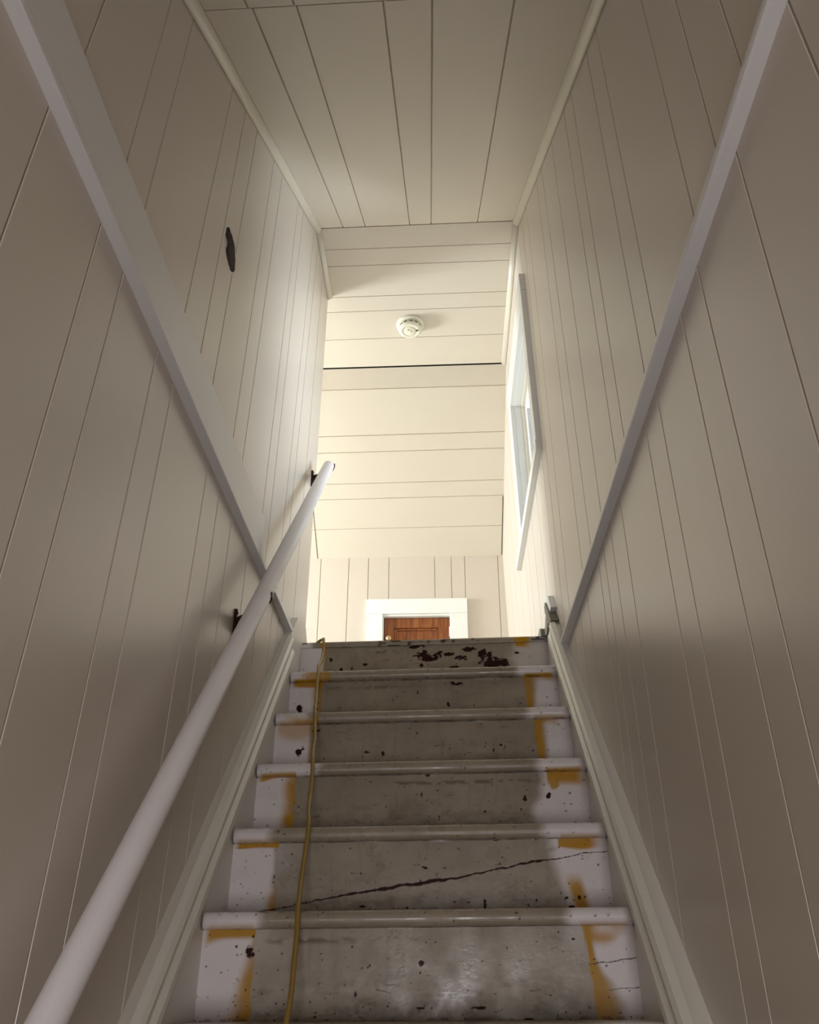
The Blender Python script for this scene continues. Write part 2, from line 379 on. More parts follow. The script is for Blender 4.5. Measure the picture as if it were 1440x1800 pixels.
# alcove left of the landing: side wall with window_2
def Lf(s, t, off): return Vector((-3.0+off, s, t))
lw = struct(boards('wall_alcove', Lf, [(3.3+.17*i, 3.3+.17*i) for i in range(9)], 3.0, 4.93, ZLAND-.1, 3.3, .10, wallM))
c = box('c', (-3.3, 3.55, 1.60), (-2.8, 4.45, 2.40), wallM); cut(lw, [c])
struct(box('wall_partition', (-3.1, 3.06, ZLAND-.1), (-.652, 3.14, 3.3), wallM))
# lower hall around the foot of the stairs
ZH = 1.02
struct(box('ceiling', (-1.7, -1.6, ZH), (1.7, -.40, ZH+.05), ceilM))
struct(box('wall_hall_left', (-1.7, -1.6, ZF-.1), (-1.6, .55, ZH+.02), wallM))
struct(box('wall_hall_right', (1.6, -1.6, ZF-.1), (1.7, .55, ZH+.02), wallM))
struct(box('wall_hall_front', (-1.6, -.45, ZF-.1), (-.66, -.37, ZH+.02), wallM))
struct(box('wall_hall_front', (.55, -.45, ZF-.1), (1.6, -.37, ZH+.02), wallM))
bw = struct(box('wall_back', (-1.7, -1.6, ZF-.1), (1.7, -1.5, ZH+.02), wallM))
c = box('c', (-.35, -1.8, ZF), (.55, -1.3, .50), wallM); cut(bw, [c])

# quarter-round mouldings at ceiling edges
def qr(fn, y, z, r, sl):
    "quarter round in the corner; sl = local ceiling slope"
    nz = Vector((0, -sl, 1)).normalized()
    base = fn(y, z, 0); inx = (fn(y,z,1)-fn(y,z,0))
    pts = [base, base+inx*r]
    for i in range(1, 6):
        a = math.pi/2*i/6; pts.append(base + inx*r*math.cos(a) - nz*r*math.sin(a))
    pts.append(base - nz*r); return pts
def mould(name, fn, y1b, r):
    t = struct(empty(name, fn(YA, ZA)))
    def loc(o): o.data.transform(Matrix.Translation(-fn(YA,ZA))); return o
    loc(sweep('moulding', lambda y: qr(fn, y, ZA-SA*(YA-y), r, SA), [-.4, YA], trim2M, t))
    loc(sweep('moulding', lambda y: qr(fn, y, ZA, r, 0), [YA, y1b], trim2M, t))
trim2M = paint('moulding_paint', (.74, .69, .58), .32, .03)
mould('trim_4', WLp, YLE+.0, .024); mould('trim_5', WRp, YB-.01, .026)
# thin lip closing the end of the near slope
lip = struct(box('trim_6', (-.545, YA-.004, ZA-.012), (.381, YA+.012, ZA+.01), ceilM)) if False else None

# horizontal battens on the side walls
b = struct(wallbox('trim_7', WLp, YH, 2.80, 1.112, 1.130, -.005, .024, trimM, bev=.003))
b = struct(wallbox('trim_8', WLp, YH, 2.215, 1.131, 1.251, -.005, .021, trimM, bev=.002))
b = struct(wallbox('trim_9', WRp, YH, 2.66, 1.008, 1.026, -.005, .024, trimM, bev=.006))

# ------------------------------------------------------------------ stair skirting (baseboards) and their ridged caps
def nos(y): return Z1 + (y-Y1)/RUN*RISE
def skirt_profile(fn, y, dz0, side):
    prof = [(.145, .018), (.142, .034), (.128, .040), (.112, .038), (.108, .030), (.098, .028), (.094, .036), (.080, .044), (.064, .046), (.050, .042), (.046, .030), (.040, .028), (.036, .034), (.026, .036), (.018, .032), (.016, .018)]
    return [fn(y, nos(y)+dz0+h, o) for h,o in prof]
def SLp(y, z, off=0): return Vector((-.5425+off, y, z))
def SRp(y, z, off=0): return Vector((.4085-off, y, z))
for nm, fn, ytop, extra in (('baseboard_left', SLp, 2.716, [(2.72,1.07),(2.86,1.203),(3.038,1.236),(3.088,1.19),(3.10,1.0)]), ('baseboard_right', SRp, 2.775, [(2.775,1.13),(2.90,1.235),(2.93,1.19),(2.99,1.165),(3.03,1.0)])):
    ylow = -.1
    poly = [(ylow, nos(ylow)+.12)] + extra + [(3.02, .8), (ylow+.25, nos(ylow)-.25), (ylow, nos(ylow)-.25)]
    root = struct(empty(nm, fn(1.5, nos(1.5))))
    T = Matrix.Translation(-fn(1.5, nos(1.5)))
    o = wallpoly('skirt_board', fn, poly, -.035, .022, skirtM, root); o.data.transform(T)
    o = sweep('cap_moulding', lambda y: skirt_profile(fn, y, .012, 1), [ylow, ytop], skirtM, root, smooth=False); o.data.transform(T)
    if nm == 'baseboard_right':
        q = wallpoly('broken_end', fn, [(2.775,1.145),(2.86,1.228),(2.905,1.268),(2.93,1.262),(2.925,1.232),(2.905,1.222),(2.95,1.19),(3.0,1.165),(2.93,1.155),(2.86,1.17),(2.82,1.15)], .0, .030, rawM, root); q.data.transform(T)
        q = wallpoly('cap_fragment', fn, [(2.80,1.205),(2.86,1.275),(2.985,1.330),(2.975,1.300),(2.90,1.255),(2.84,1.20)], -.003, .024, trimM, root, .001); q.data.transform(T)
        q = wallpoly('broken_stub', fn, [(2.96,1.162),(3.05,1.162),(3.05,1.20),(3.0,1.205),(2.97,1.19)], .0, .045, rawM, root); q.data.transform(T)

# ------------------------------------------------------------------ staircase
rng = np.random.RandomState(7)
def vnoise(U, V, sx, sy, seed):
    r = np.random.RandomState(seed); g = r.rand(int(sy)+3, int(sx)+3)
    x = U*sx; y = V*sy; xi = np.floor(x).astype(int); yi = np.floor(y).astype(int); fx = x-xi; fy = y-yi
    fx = fx*fx*(3-2*fx); fy = fy*fy*(3-2*fy)
    xi = np.clip(xi,0,g.shape[1]-2); yi = np.clip(yi,0,g.shape[0]-2)
    return (g[yi,xi]*(1-fx)+g[yi,xi+1]*fx)*(1-fy)+(g[yi+1,xi]*(1-fx)+g[yi+1,xi+1]*fx)*fy
def sst(a, b, x):
    t = np.clip((x-a)/(b-a), 0, 1); return t*t*(3-2*t)
def band(U, x0, x1, soft0, soft1): return sst(x0-soft0, x0+soft0, U)*(1-sst(x1-soft1, x1+soft1, U))
ASP = .2/.9
def blob(U, V, u, v, ru, rv, seed, rag=.5):
    n = vnoise(np.clip(U,0,1), np.clip(V,0,1), 90, 24, seed) + .5*vnoise(np.clip(U,0,1), np.clip(V,0,1), 200, 50, seed+1)
    d = np.sqrt(((U-u)/ru)**2+((V-v)/rv)**2) + (n-.75)*rag*1.6
    return 1-sst(.85, 1.1, d)
def line_mark(U, V, pts, w, seed):
    out = np.zeros_like(U)
    for (u0,v0,w0),(u1,v1,w1) in zip(pts, pts[1:]):
        t = np.clip((U-u0)/(u1-u0), 0, 1); vv = v0+(v1-v0)*t + (vnoise(U, U*0, 60, 1, seed)-.5)*.02
        ww = (w0+(w1-w0)*t)*(.6+.8*vnoise(U, U*0, 140, 1, seed+3)); m = (U >= u0) & (U < u1)
        out = np.maximum(out, m*(1-sst(.7, 1.2, np.abs(V-vv)/np.maximum(ww,1e-4))))
    return out
BB = {1:(350,1118,1628,1785),2:(407,1069,1475,1592),3:(449,1035,1360,1447),4:(485,1000,1268,1336),5:(510,978,1190,1246),6:(540,957,1126,1172)}
def uv(k, x, y):
    l,r,t,b_ = BB[k]; return (x-l)/(r-l), (b_-y)/(b_-t)
SPEC = {1:[(438,1668,9,9),(444,1640,3,3),(630,1742,3,9),(745,1690,5,5),(742,1706,3,3),(742,1765,10,3),(925,1786,9,5),(560,1778,4,2),(870,1772,5,3),(870,1742,4,2),(840,1765,12,3),(648,1795,3,3),(1010,1650,4,2),(985,1625,6,2),(1040,1708,3,3),(1135,1750,3,4)],
        2:[(851,1578,4,14),(876,1470,7,6),(750,1517,7,3),(742,1536,2,2),(990,1565,4,2),(996,1580,6,4),(960,1590,2,2),(940,1568,3,2),(925,1575,2,3),(877,1590,3,2),(742,1592,4,3),(720,1577,5,3),(824,1570,4,2),(640,1574,10,2),(880,1512,2,2),(790,1588,4,2),(1012,1566,3,4),(470,1560,2,1)],
        3:[(924,1393,4,6),(965,1392,4,6),(755,1358,5,4),(853,1412,4,1),(855,1411,2,2),(745,1386,2,3),(802,1442,4,2),(900,1440,2,4),(921,1441,4,2),(722,1444,3,2),(520,1395,2,2)],
        4:[(530,1302,5,6),(536,1298,4,4),(885,1300,2,4),(878,1298,3,2),(865,1303,2,4),(649,1303,6,2),(676,1305,3,4),(560,1275,10,2),(775,1325,3,4),(757,1328,3,3),(760,1334,14,2)],
        5:[(530,1219,5,5),(559,1216,4,7),(617,1234,8,5),(640,1236,8,5),(688,1233,4,6),(724,1230,3,4),(788,1218,3,3),(855,1237,2,4),(735,1204,2,2),(800,1195,16,2)],
        6:[(748,1137,12,4),(756,1141,14,3),(775,1136,6,3),(768,1140,4,4),(790,1137,12,2),(812,1141,10,2),(800,1151,7,3),(824,1132,9,3),(846,1137,7,5),(860,1148,17,6),(858,1140,5,6),(880,1148,10,4),(838,1162,3,2),(735,1127,12,2),(745,1148,3,2),(650,1146,4,2),(628,1150,2,3),(592,1140,3,2),(592,1160,4,2),(610,1150,3,2),(586,1168,4,2),(905,1137,4,2)]}
def riser_marks(k, U, V):
    wh = np.zeros_like(U); og = np.zeros_like(U); dk = np.zeros_like(U)
    wav = (vnoise(U, V, 6, 8, 11*k)-.5)
    w2 = (vnoise(U, V, 14, 6, 13*k+5)-.5)
    P = {1:dict(uL=.128, oL=lambda v: .012+.05*(1-v), sL=lambda v: .25+.9*sst(.75,.3,v) if False else .35+.65*(1-sst(.35,.8,v)), tL=.10, uR=.885, oR=lambda v: .012+.05*sst(.6,.15,v)*1 if False else .014+.045*(1-sst(.1,.75,v)), sR=lambda v: 1+0*v, tR=(.885,.975,.12)),
         2:dict(uL=.127, oL=lambda v: .03+0*v, sL=lambda v: .85*(1-sst(.15,.55,v)), tL=.05, uR=.862, oR=None, sR=None, tR=(.87,.97,.05)),
         3:dict(uL=.122, oL=lambda v: .045+0*v, sL=lambda v: 1+0*v, tL=.06, uR=.84, oR=None, sR=None, tR=(.88,.985,.16)),
         4:dict(uL=.130, oL=lambda v: .02+0*v, sL=lambda v: .25+0*v, tL=.22, uR=.875, oR=lambda v: .026+.01*v, sR=lambda v: 1+0*v, tR=(.88,.95,.1)),
         5:dict(uL=.122, oL=lambda v: .04+0*v, sL=lambda v: .9+0*v, tL=.12, uR=.872, oR=lambda v: .016+.03*v, sR=lambda v: .9+0*v, tR=(.88,.985,.14)),
         6:dict(uL=.105, oL=lambda v: .014+0*v, sL=lambda v: .8+0*v, tL=.0, uR=.87, oR=None, sR=None, tR=(.87,.92,.12))}[k]
    uL = P['uL'] + wav*.008
    wfade = P['oL'](V)
    wh = np.maximum(wh, (1-sst(uL-wfade*.75, uL-.0, U))*(U < uL)*.95)
    if k in (1,2): wh = np.maximum(wh, .28*(1-sst(.12,.22,U+w2*.04))*sst(.1,.9,V))
    ol = sst(uL-wfade*1.15, uL-wfade*.35, U)*(1-sst(uL-.002, uL+.003, U))*P['sL'](V)*(.8+.5*w2)
    og = np.maximum(og, ol)
    if P['tL']: og = np.maximum(og, (1-sst(1-P['tL']*1.3, 1-P['tL']*.5, 1-V+1-0*V) if False else sst(1-P['tL']*1.5, 1-P['tL']*.5, V+w2*.22))*band(U, .012, P['uL'], .01, .003)*(.55 if k == 4 else .95))
    if k == 3: uR = .865 - .032*np.exp(-((V-.38)/.2)**2) + .01*wav
    elif k == 2: uR = .885 - .035*sst(.1,.9,V)
    elif k == 6: uR = .86+.04*wav
    else: uR = P['uR'] + .016*(1-V) + wav*.008
    soft = {1:.004,2:.02,3:.02,4:.006,5:.006,6:.03}[k]
    wo = P['oR'](V) if P['oR'] else 0
    wr = sst(uR-soft+wo*.5, uR+soft+wo*1.3, U)
    wh = np.maximum(wh, wr*({6:.5,3:.9}.get(k,.95)))
    if P['oR']:
        og = np.maximum(og, sst(uR-.003, uR+.003, U)*(1-sst(uR+wo*.5, uR+wo*1.25, U))*P['sR'](V)*(.85+.4*w2))
    if k == 1: wh = np.maximum(wh, .35*band(U, .84, .89, .02, .01)*sst(.5,.95,V))
    if k == 2:
        cc = .905+.04*(.45-V); og = np.maximum(og, (1-sst(.008,.03,np.abs(U-cc)))*(1-sst(.35,.6,V))*.95)
    if k == 3:
        og = np.maximum(og, blob(U,V,.90,.88,.018,.16,77,.15)*.9)
    a,b_,h = P['tR']; og = np.maximum(og, sst(1-h*1.5, 1-h*.4, V+w2*.24)*band(U, a, b_, .003, .022)*.95)
    # chips and specks
    l,r,t,bt = BB[k]
    for i,(x,y,rx,ry) in enumerate(SPEC[k]):
        u,v = uv(k,x,y); s = 1.0 if k == 6 else .85
        dk = np.maximum(dk, blob(U,V,u,v,rx*s/(r-l),ry*s/(bt-t),200+17*k+i, .7))
    rr = np.random.RandomState(40+k)
    for i in range({1:170,2:190,3:120,4:90,5:70,6:60}[k]):
        u = rr.rand(); v = rr.rand()**(1.7); s = rr.uniform(.0009,.0030)*(1.2 if k > 2 else 1)
        m = (np.abs(U-u) < s*3) & (np.abs(V-v) < s*3/ASP)
        if m.any():
            d = np.sqrt(((U[m]-u)/s)**2+((V[m]-v)*ASP/s/rr.uniform(.6,1.4))**2); dk[m] = np.maximum(dk[m], (1-sst(.7,1.2,d))*rr.uniform(.5,1))
    if k == 2:
        dk = np.maximum(dk, line_mark(U,V,[(.0,.02,.005),(.12,.13,.008),(.27,.27,.010),(.38,.36,.02),(.52,.455,.026),(.62,.52,.012),(.76,.66,.010),(.80,.70,.02),(.84,.72,.008),(.93,.80,.006),(1.0,.82,.005)],0,5))
        dk = np.maximum(dk, .35*(1-sst(.02,.16,V+.1*w2))*sst(.35,.75,vnoise(U,V,40,14,91)))
    if k == 1:
        dk = np.maximum(dk, .8*line_mark(U,V,[(.89,.58,.006),(1.0,.64,.006)],0,6)); dk = np.maximum(dk, .8*line_mark(U,V,[(.93,.30,.004),(1.0,.33,.005)],0,8))
    if k == 3: dk = np.maximum(dk, .8*line_mark(U,V,[(0,.12,.012),(.12,.2,.01),(.13,.2,.01)],0,6))
    gr = sst(.5,.85,vnoise(U,V,26,10,400+k)*.6+vnoise(U,V,90,34,410+k)*.4+.12*(1-V))
    dk = np.maximum(dk, .28*gr*(1-sst(.1,.9,V))*band(U,.12,.86,.03,.03))
    for i in range(9):      # short scuffs
        u0 = rr.uniform(.14,.84); v0 = rr.uniform(.05,.95); w0 = rr.uniform(.004,.012)
        dk = np.maximum(dk, .6*line_mark(U,V,[(u0,v0,w0),(u0+rr.uniform(.008,.035),v0+rr.uniform(-.05,.05),w0*.3)],0,30+i))
    # scuffed line under the nosing, grime at the foot
    dk = np.maximum(dk, .55*band(V, .84, .9, .03, .03)*sst(.55,.8,vnoise(U,V,9,3,300+k))*sst(.3,.6,vnoise(U,V,70,20,310+k))*band(U,.15,.86,.02,.02))
    dk = np.maximum(dk, .5*(1-sst(.01,.05,V))*sst(.45,.8,vnoise(U,V,60,4,320+k)))
    return wh, og, dk
def set_marks(me, wh, og, dk):
    a = me.color_attributes.new('marks', 'FLOAT_COLOR', 'POINT')
    arr = np.zeros((len(me.vertices), 4), dtype=np.float32); arr[:,3] = 1
    n = len(wh); arr[:n,0] = wh; arr[:n,1] = og; arr[:n,2] = dk
    a.data.foreach_set('color', arr.ravel())
XC = (XL+XR)/2
def lift(x): return TILT*(x-XC)/.45
stairs = empty('staircase', (XC, Y1-8*RUN, ZF)); thing(stairs, 'steep wooden staircase of worn grey-brown steps with white and orange patches at the ends', 'stairs')
SO = Vector((XC, Y1-8*RUN, ZF))
def grid_slab(name, X, prof, front_n, marks, parent):
    """closed prism across x following profile prof (list of (y,z)); marks(U, i) per vertex"""
    nx = len(X); n = len(prof); V = np.zeros((nx*n, 3)); P = np.array(prof)
    V[:,0] = np.repeat(X, n); V[:,1] = np.tile(P[:,0], nx); V[:,2] = np.tile(P[:,1], nx) + TILT*(V[:,0]-XC)/.45
    V -= np.array(SO)
    a = (np.arange(nx-1)[:,None]*n + np.arange(n)[None,:]).ravel(); b_ = (np.arange(nx-1)[:,None]*n + (np.arange(n)[None,:]+1)%n).ravel()
    F = np.stack([a, b_, b_+n, a+n], 1).tolist()
    F.append(list(range(n))[::-1]); F.append(list(range((nx-1)*n, nx*n)))
    me = bpy.data.meshes.new(name); me.from_pydata(V.tolist(), [], F)
    b2 = bmesh.new(); b2.from_mesh(me); bmesh.ops.recalc_face_normals(b2, faces=b2.faces); b2.to_mesh(me); b2.free()
    me.materials.append(stairM)
    U = (V[:,0]+SO[0]-X[0])/(X[-1]-X[0]); J = np.tile(np.arange(n), nx)
    wh,og,dk = marks(U, J, n); set_marks(me, wh, og, dk)
    return link(bpy.data.objects.new(name, me), parent)
TH = .034
for k in range(-6, 7):
    # riser k stands between tread k-1 (below) and tread k (above)
    zt = Z1+(k-1)*RISE-TH if k < 6 else 1.1365
    zb = Z1+(k-2)*RISE
    if k == -6: zb = ZF
    yf = Y1+(k-1)*RUN+.030
    if k == 6: yf = Y1+5*RUN+.008
    if k >= 1:
        nx = 560 if k < 3 else 430; nz = 125 if k < 3 else 90
        X = np.linspace(XL-.006, XR+.005, nx)
        zz = np.linspace(zb, zt, nz)
        prof = [(yf, z) for z in zz] + [(yf+.02, zt), (yf+.02, zb)]
        def mk_(U, J, n, k=k, nz=nz):
            Vv = np.clip(J/(nz-1), 0, 1); wh,og,dk = riser_marks(k, U, Vv)
            return wh, og, dk
        r_ = grid_slab('riser', X, prof, nz, mk_, stairs)
    else:
        X = np.linspace(XL-.006, XR+.005, 40)
        prof = [(yf, zb), (yf, zt), (yf+.02, zt), (yf+.02, zb)]
        r_ = grid_slab('riser', X, prof, 2, lambda U,J,n: (np.where((U<.1)|(U>.9),.9,0.), U*0, U*0), stairs)
NOSE = {0:(.13,.86,.5),1:(.108,.84,.55),2:(.19,.86,.9),3:(.12,.86,.6),4:(.11,.86,1.0),5:(.12,.88,1.0)}
for k in range(-7, 5):
    zt = Z1+(k-1)*RISE+RISE; yn = Y1+k*RUN
    zt = Z1+k*RISE - RISE + RISE
    prof = []
    R_ = TH/2; m = 14 if k >= 0 else 6
    for i in range(m+1):
        a = -math.pi/2 + math.pi*i/m; prof.append((yn+R_*.8-R_*.8*math.cos(a), zt-R_+R_*math.sin(a)))
    prof += [(yn+RUN+.035 if k < 5 else yn+RUN+.03, zt), (yn+RUN+.035 if k < 5 else yn+RUN+.03, zt-TH)]
    # prof starts at the underside front, goes up round the nose to the top
    X = np.linspace(XL+.0005, XR-.0005, 420 if k >= 0 else 40)
    def mk_(U, J, n, k=k, m=m):
        v = np.clip(J/m, 0, 1); nz1 = vnoise(U, v, 60, 6, 500+k+10); nz2 = vnoise(U, v, 10, 3, 520+k+10)-.5
        a,b2,s = NOSE.get(k, (.12,.87,.5)); wide = .02
        wh = np.maximum((1-sst(a-wide, a+wide, U+nz2*.03)), sst(b2-wide, b2+wide, U+nz2*.03))*.9
        wh = wh*np.where(J > m, .6, 1)
        og = np.maximum(1-sst(.118,.124,U), sst(.876,.882,U))*(1-sst(.15,.42,v+nz2*.1))*s*band(U,.012,.985,.01,.01)
        if k in (4,3): og = np.maximum(og, .8*band(U,.05,.15,.03,.004)*(1-sst(.4,.9,v+nz2))) 
        dk = .45*sst(.62,.85,nz1)*band(v,.8,.95,.1,.1)*sst(.0,.3,nz2+.2) + .5*(1-sst(.03,.15,v))*sst(.5,.8,nz1)
        rr = np.random.RandomState(700+k)
        for i in range(26):
            u = rr.rand(); w = rr.rand(); su = rr.uniform(.001,.004); sv = rr.uniform(.02,.06)
            mm = np.abs(U-u) < su*2; d = np.sqrt(((U[mm]-u)/su)**2+((v[mm]-w)/sv)**2); dk[mm] = np.maximum(dk[mm], (1-sst(.7,1.2,d))*rr.uniform(.4,1))
        return wh, og, np.clip(dk*np.where(J > m, .3, 1), 0, 1)
    grid_slab('tread', X, prof, m, mk_, stairs)

# edge board of the landing, its arris chipped
X = np.linspace(XL-.006, XR+.005, 420)
prof = [(2.974, 1.137), (2.972, 1.141), (2.972, 1.147), (2.9725, 1.153), (2.976, 1.158), (2.982, 1.160), (3.10, 1.160), (3.10, 1.137)]
def mk_(U, J, n):
    v = np.clip(J/5, 0, 1); nz1 = vnoise(U, v, 50, 3, 900); nz2 = vnoise(U, v, 8, 2, 901)-.5
    wh = np.maximum((1-sst(.03,.06,U))*.9, sst(.9,.97,U+nz2*.05)*.5)
    og = np.maximum(.8*band(U,.075,.105,.004,.004), .95*band(U,.865,.925,.006,.006))
    dk = .9*sst(.6,.8,nz1)*band(U,.30,.72,.06,.06) + .9*sst(.35,.6,nz1)*sst(.89,.93,U) + .8*sst(.5,.7,nz1)*(1-sst(.01,.05,U))
    return wh, og, np.clip(dk,0,1)
grid_slab('landing_board', X, prof, 5, mk_, stairs)

# ------------------------------------------------------------------ handrail
P0 = Vector((-.482, 1.153, -.034)); P1 = Vector((-.469, 3.064, 1.991)); dr = (P1-P0).normalized()
PL = P0 - dr*.55; RR = .0235
hr = empty('handrail', PL); thing(hr, 'round white-painted wooden handrail running up the left wall on dark brackets', 'handrail')
L = (P1-PL).length
b = tube_bm([dr*t for t in (0, .004, .3, .6, 1.0, 1.5, 2.0, 2.5, L-.012, L-.005, L-.001, L+.001)], [RR-.004, RR, RR, RR, RR, RR, RR, RR, RR, RR*.9, RR*.7, RR*.45], 40)
frombm('rail', b, railM, hr, True)
def bracket(y, zc):
    w = WLp(y, zc); tt = (y-P0.y)/dr.y; rp = P0+dr*tt
    root = None
    b = bmesh.new()
    # back plate: rounded bar flat on the wall
    ring0 = []; ring1 = []; ring2 = []
    for i in range(24):
        a = 2*math.pi*i/24; yy = .010*math.cos(a); zz = .010*math.sin(a) + (.030 if math.sin(a) >= 0 else -.030)
        ring0.append(b.verts.new(w+Vector((.0003, yy*1.15, zz*1.02)))); ring1.append(b.verts.new(w+Vector((.005, yy*1.05, zz)))); ring2.append(b.verts.new(w+Vector((.0075, yy*.7, zz*.97))))
    for A_,B_ in ((ring0,ring1),(ring1,ring2)):
        for j in range(24): b.faces.new((A_[j],A_[(j+1)%24],B_[(j+1)%24],B_[j]))
    b.faces.new(ring2); b.faces.new(ring0[::-1])
    plate = frombm('bracket', b, ironM, hr); plate.data.transform(Matrix.Translation(-PL))
    # arm: web that flares to the saddle
    und = rp - Vector((0,0,1))*(RR+.010)
    b = tube_bm(smooth_path([w+Vector((.004,0,-.012)), w+Vector((.02,0,-.010)), Vector((und.x-.016, y, und.z-.012)), Vector((und.x, y, und.z))], 5), [.008]*5+[.007]*5+[.0065]*6, 12)
    o = frombm('arm', b, ironM, plate, True); o.data.transform(Matrix.Translation(-PL))
    x0_, x1_ = w.x+.004, und.x+.004
    o = frombm('web', hexa([(x0_,y-.005,zc-.032),(x1_,y-.005,und.z-.008),(x1_,y-.005,und.z+.004),(x0_,y-.005,zc+.014),(x0_,y+.005,zc-.032),(x1_,y+.005,und.z-.008),(x1_,y+.005,und.z+.004),(x0_,y+.005,zc+.014)], .0015), ironM, plate); o.data.transform(Matrix.Translation(-PL))
    # saddle strap lying under the rail, crosswise, its ends showing either side
    side = Vector((1,0,0)); up = side.cross(dr).normalized()
    if up.z < 0: up = -up
    prof = []
    c0 = rp
    bm_ = bmesh.new(); rings = []
    for i in range(13):
        a = math.radians(-70 + 178*i/12)
        rad0 = RR+.0005; rad1 = RR+.004
        dd = side*math.sin(a) - up*math.cos(a)
        hw = .009*(.45 if i in (0,12) else (.8 if i in (1,11) else 1))
        rings.append([bm_.verts.new(c0+dd*rad0-dr*hw), bm_.verts.new(c0+dd*rad1-dr*hw), bm_.verts.new(c0+dd*rad1+dr*hw), bm_.verts.new(c0+dd*rad0+dr*hw)])
    for A_,B_ in zip(rings, rings[1:]):
        for j in range(4): bm_.faces.new((A_[j],A_[(j+1)%4],B_[(j+1)%4],B_[j]))
    bm_.faces.new(rings[0][::-1]); bm_.faces.new(rings[-1])
    o = frombm('strap', bm_, ironM, plate); o.data.transform(Matrix.Translation(-PL))
    for dz in (.028, -.028):
        s = lathe_bm([(.001,.0),(.0042,.0),(.0038,.002),(.001,.003)], 16)
        o = frombm('screw', s, steelM, plate, True)
        o.data.transform(Matrix.Translation(w+Vector((.0072,0,dz))-PL) @ Matrix.Rotation(math.pi/2, 4, 'Y'))
for y_, z_ in ((2.070, .858), (3.062, 1.925), (.95, -.34)): bracket(y_, z_)

# ------------------------------------------------------------------ extension cord down the steps
CP = [(-.62,4.1,ZLAND+.006),(-.60,3.6,ZLAND+.006),(-.53,3.16,ZLAND+.006),(-.475,3.03,ZLAND+.007),(-.445,2.988,ZLAND+.008),(-.437,2.955,1.150),(-.432,2.925,1.09),(-.424,2.84,1.03),(-.421,2.765,.985),(-.414,2.715,.935),(-.408,2.66,.86),(-.398,2.595,.80),(-.392,2.545,.765),(-.383,2.500,.71),(-.374,2.455,.655),(-.368,2.395,.605),(-.360,2.345,.565),(-.352,2.295,.50),(-.347,2.245,.44),(-.339,2.185,.395),(-.330,2.140,.360),
      (-.326,2.09,.30),(-.322,2.03,.235),(-.316,1.975,.19),(-.312,1.937,.155),(-.305,1.895,.10),(-.299,1.845,.05),(-.292,1.79,.0),(-.289,1.735,-.047),(-.285,1.66,-.12),(-.28,1.53,-.25),(-.27,1.33,-.46),(-.27,1.12,-.66)]
b = tube_bm(smooth_path(CP, 8), .0055, 12)
cord = frombm('extension_cord', b, cordM, None, True); rebase(cord, (-.437,2.955,1.15))
thing(cord, 'yellow-brown extension cord trailing down the left side of the worn steps', 'cord')

# ------------------------------------------------------------------ smoke detector
sd = empty('smoke_detector', (-.132, 3.385, ZA)); thing(sd, 'round off-white smoke detector on the flat boarded ceiling', 'smoke detector')
def sdp(name, prof, m, parent=sd):
    o = frombm(name, lathe_bm(prof, 72), m, parent, True); return o
o = sdp('base_ring', [(.02,0.001),(.070,.001),(.0715,-.004),(.070,-.010),(.064,-.013),(.03,-.013)], plasticM)
body = sdp('body', [(.03,-.010),(.058,-.012),(.056,-.030),(.0585,-.032),(.060,-.036),(.058,-.042),(.050,-.046),(.036,-.047),(.035,-.0455),(.034,-.0455),(.033,-.047),(.016,-.0485),(.010,-.0485)], plasticM)
o = sdp('test_button', [(.002,-.046),(.009,-.046),(.009,-.050),(.007,-.0515),(.002,-.052)], plasticM, body)
for i in range(12):
    a0 = 2*math.pi*i/12; bm_ = bmesh.new(); pr = []
    for j in range(5):
        a = a0 + .30*(j/4-.5)
        pr.append([bm_.verts.new((r*math.cos(a), r*math.sin(a), z)) for r,z in ((.0560,-.022),(.0575,-.022),(.0572,-.0265),(.0557,-.0265))])
    for A_,B_ in zip(pr, pr[1:]):
        for q in range(4): bm_.faces.new((A_[q],A_[(q+1)%4],B_[(q+1)%4],B_[q]))
    bm_.faces.new(pr[0][::-1]); bm_.faces.new(pr[-1]); frombm('vent_slot', bm_, slotM, body)
for x_, y_, sx_, sy_ in ((-.010,-.012,.0025,.0035),(.034,-.008,.0016,.006),(.038,-.010,.0016,.006),(.030,-.006,.0012,.004)):
    bm_ = hexa([(x_-sx_,y_-sy_,-.0475),(x_+sx_,y_-sy_,-.0475),(x_+sx_,y_+sy_,-.0475),(x_-sx_,y_+sy_,-.0475),(x_-sx_,y_-sy_,-.0490),(x_+sx_,y_-sy_,-.0490),(x_+sx_,y_+sy_,-.0490),(x_-sx_,y_+sy_,-.0490)])
    o = frombm('indicator_slot', bm_, slotM, body)
sd.rotation_euler = (0, 0, .1)

# ------------------------------------------------------------------ attic door in the far wall
dr1 = struct(empty('door_1', (-.15, YC, ZLAND)))
def dp(name, mn, mx, m, par=dr1, bev=.002):
    o = box(name, mn, mx, m, par, bev); o.data.transform(Matrix.Translation(-Vector((-.15,YC,ZLAND)))); return o
caM = paint('casing_white', (.86, .88, .86), .30, .02)
CX0, CX1, CZ = -.449, .156, 2.121
dp('casing', (CX0, YC-.024, ZLAND), (DX0+.004, YC+.002, DZ1-.0), caM)
dp('casing', (DX1-.004, YC-.024, ZLAND), (CX1, YC+.002, DZ1-.0), caM)
dp('casing', (CX0-.002, YC-.025, DZ1+.0005), (CX1+.001, YC+.002, CZ), caM)
dp('jamb', (DX0-.001, YC-.012, ZLAND), (DX0+.010, YC+.10, DZ1-.012), caM)
dp('jamb', (DX1-.008, YC-.012, ZLAND), (DX1+.001, YC+.10, DZ1-.012), caM)
dp('jamb', (DX0-.001, YC-.012, DZ1-.012), (DX1+.001, YC+.10, DZ1+.001), caM)
leaf = dp('door_panel', (DX0+.06, YC+.030, ZLAND+.05), (DX1-.06, YC+.040, DZ1-.075), firM)
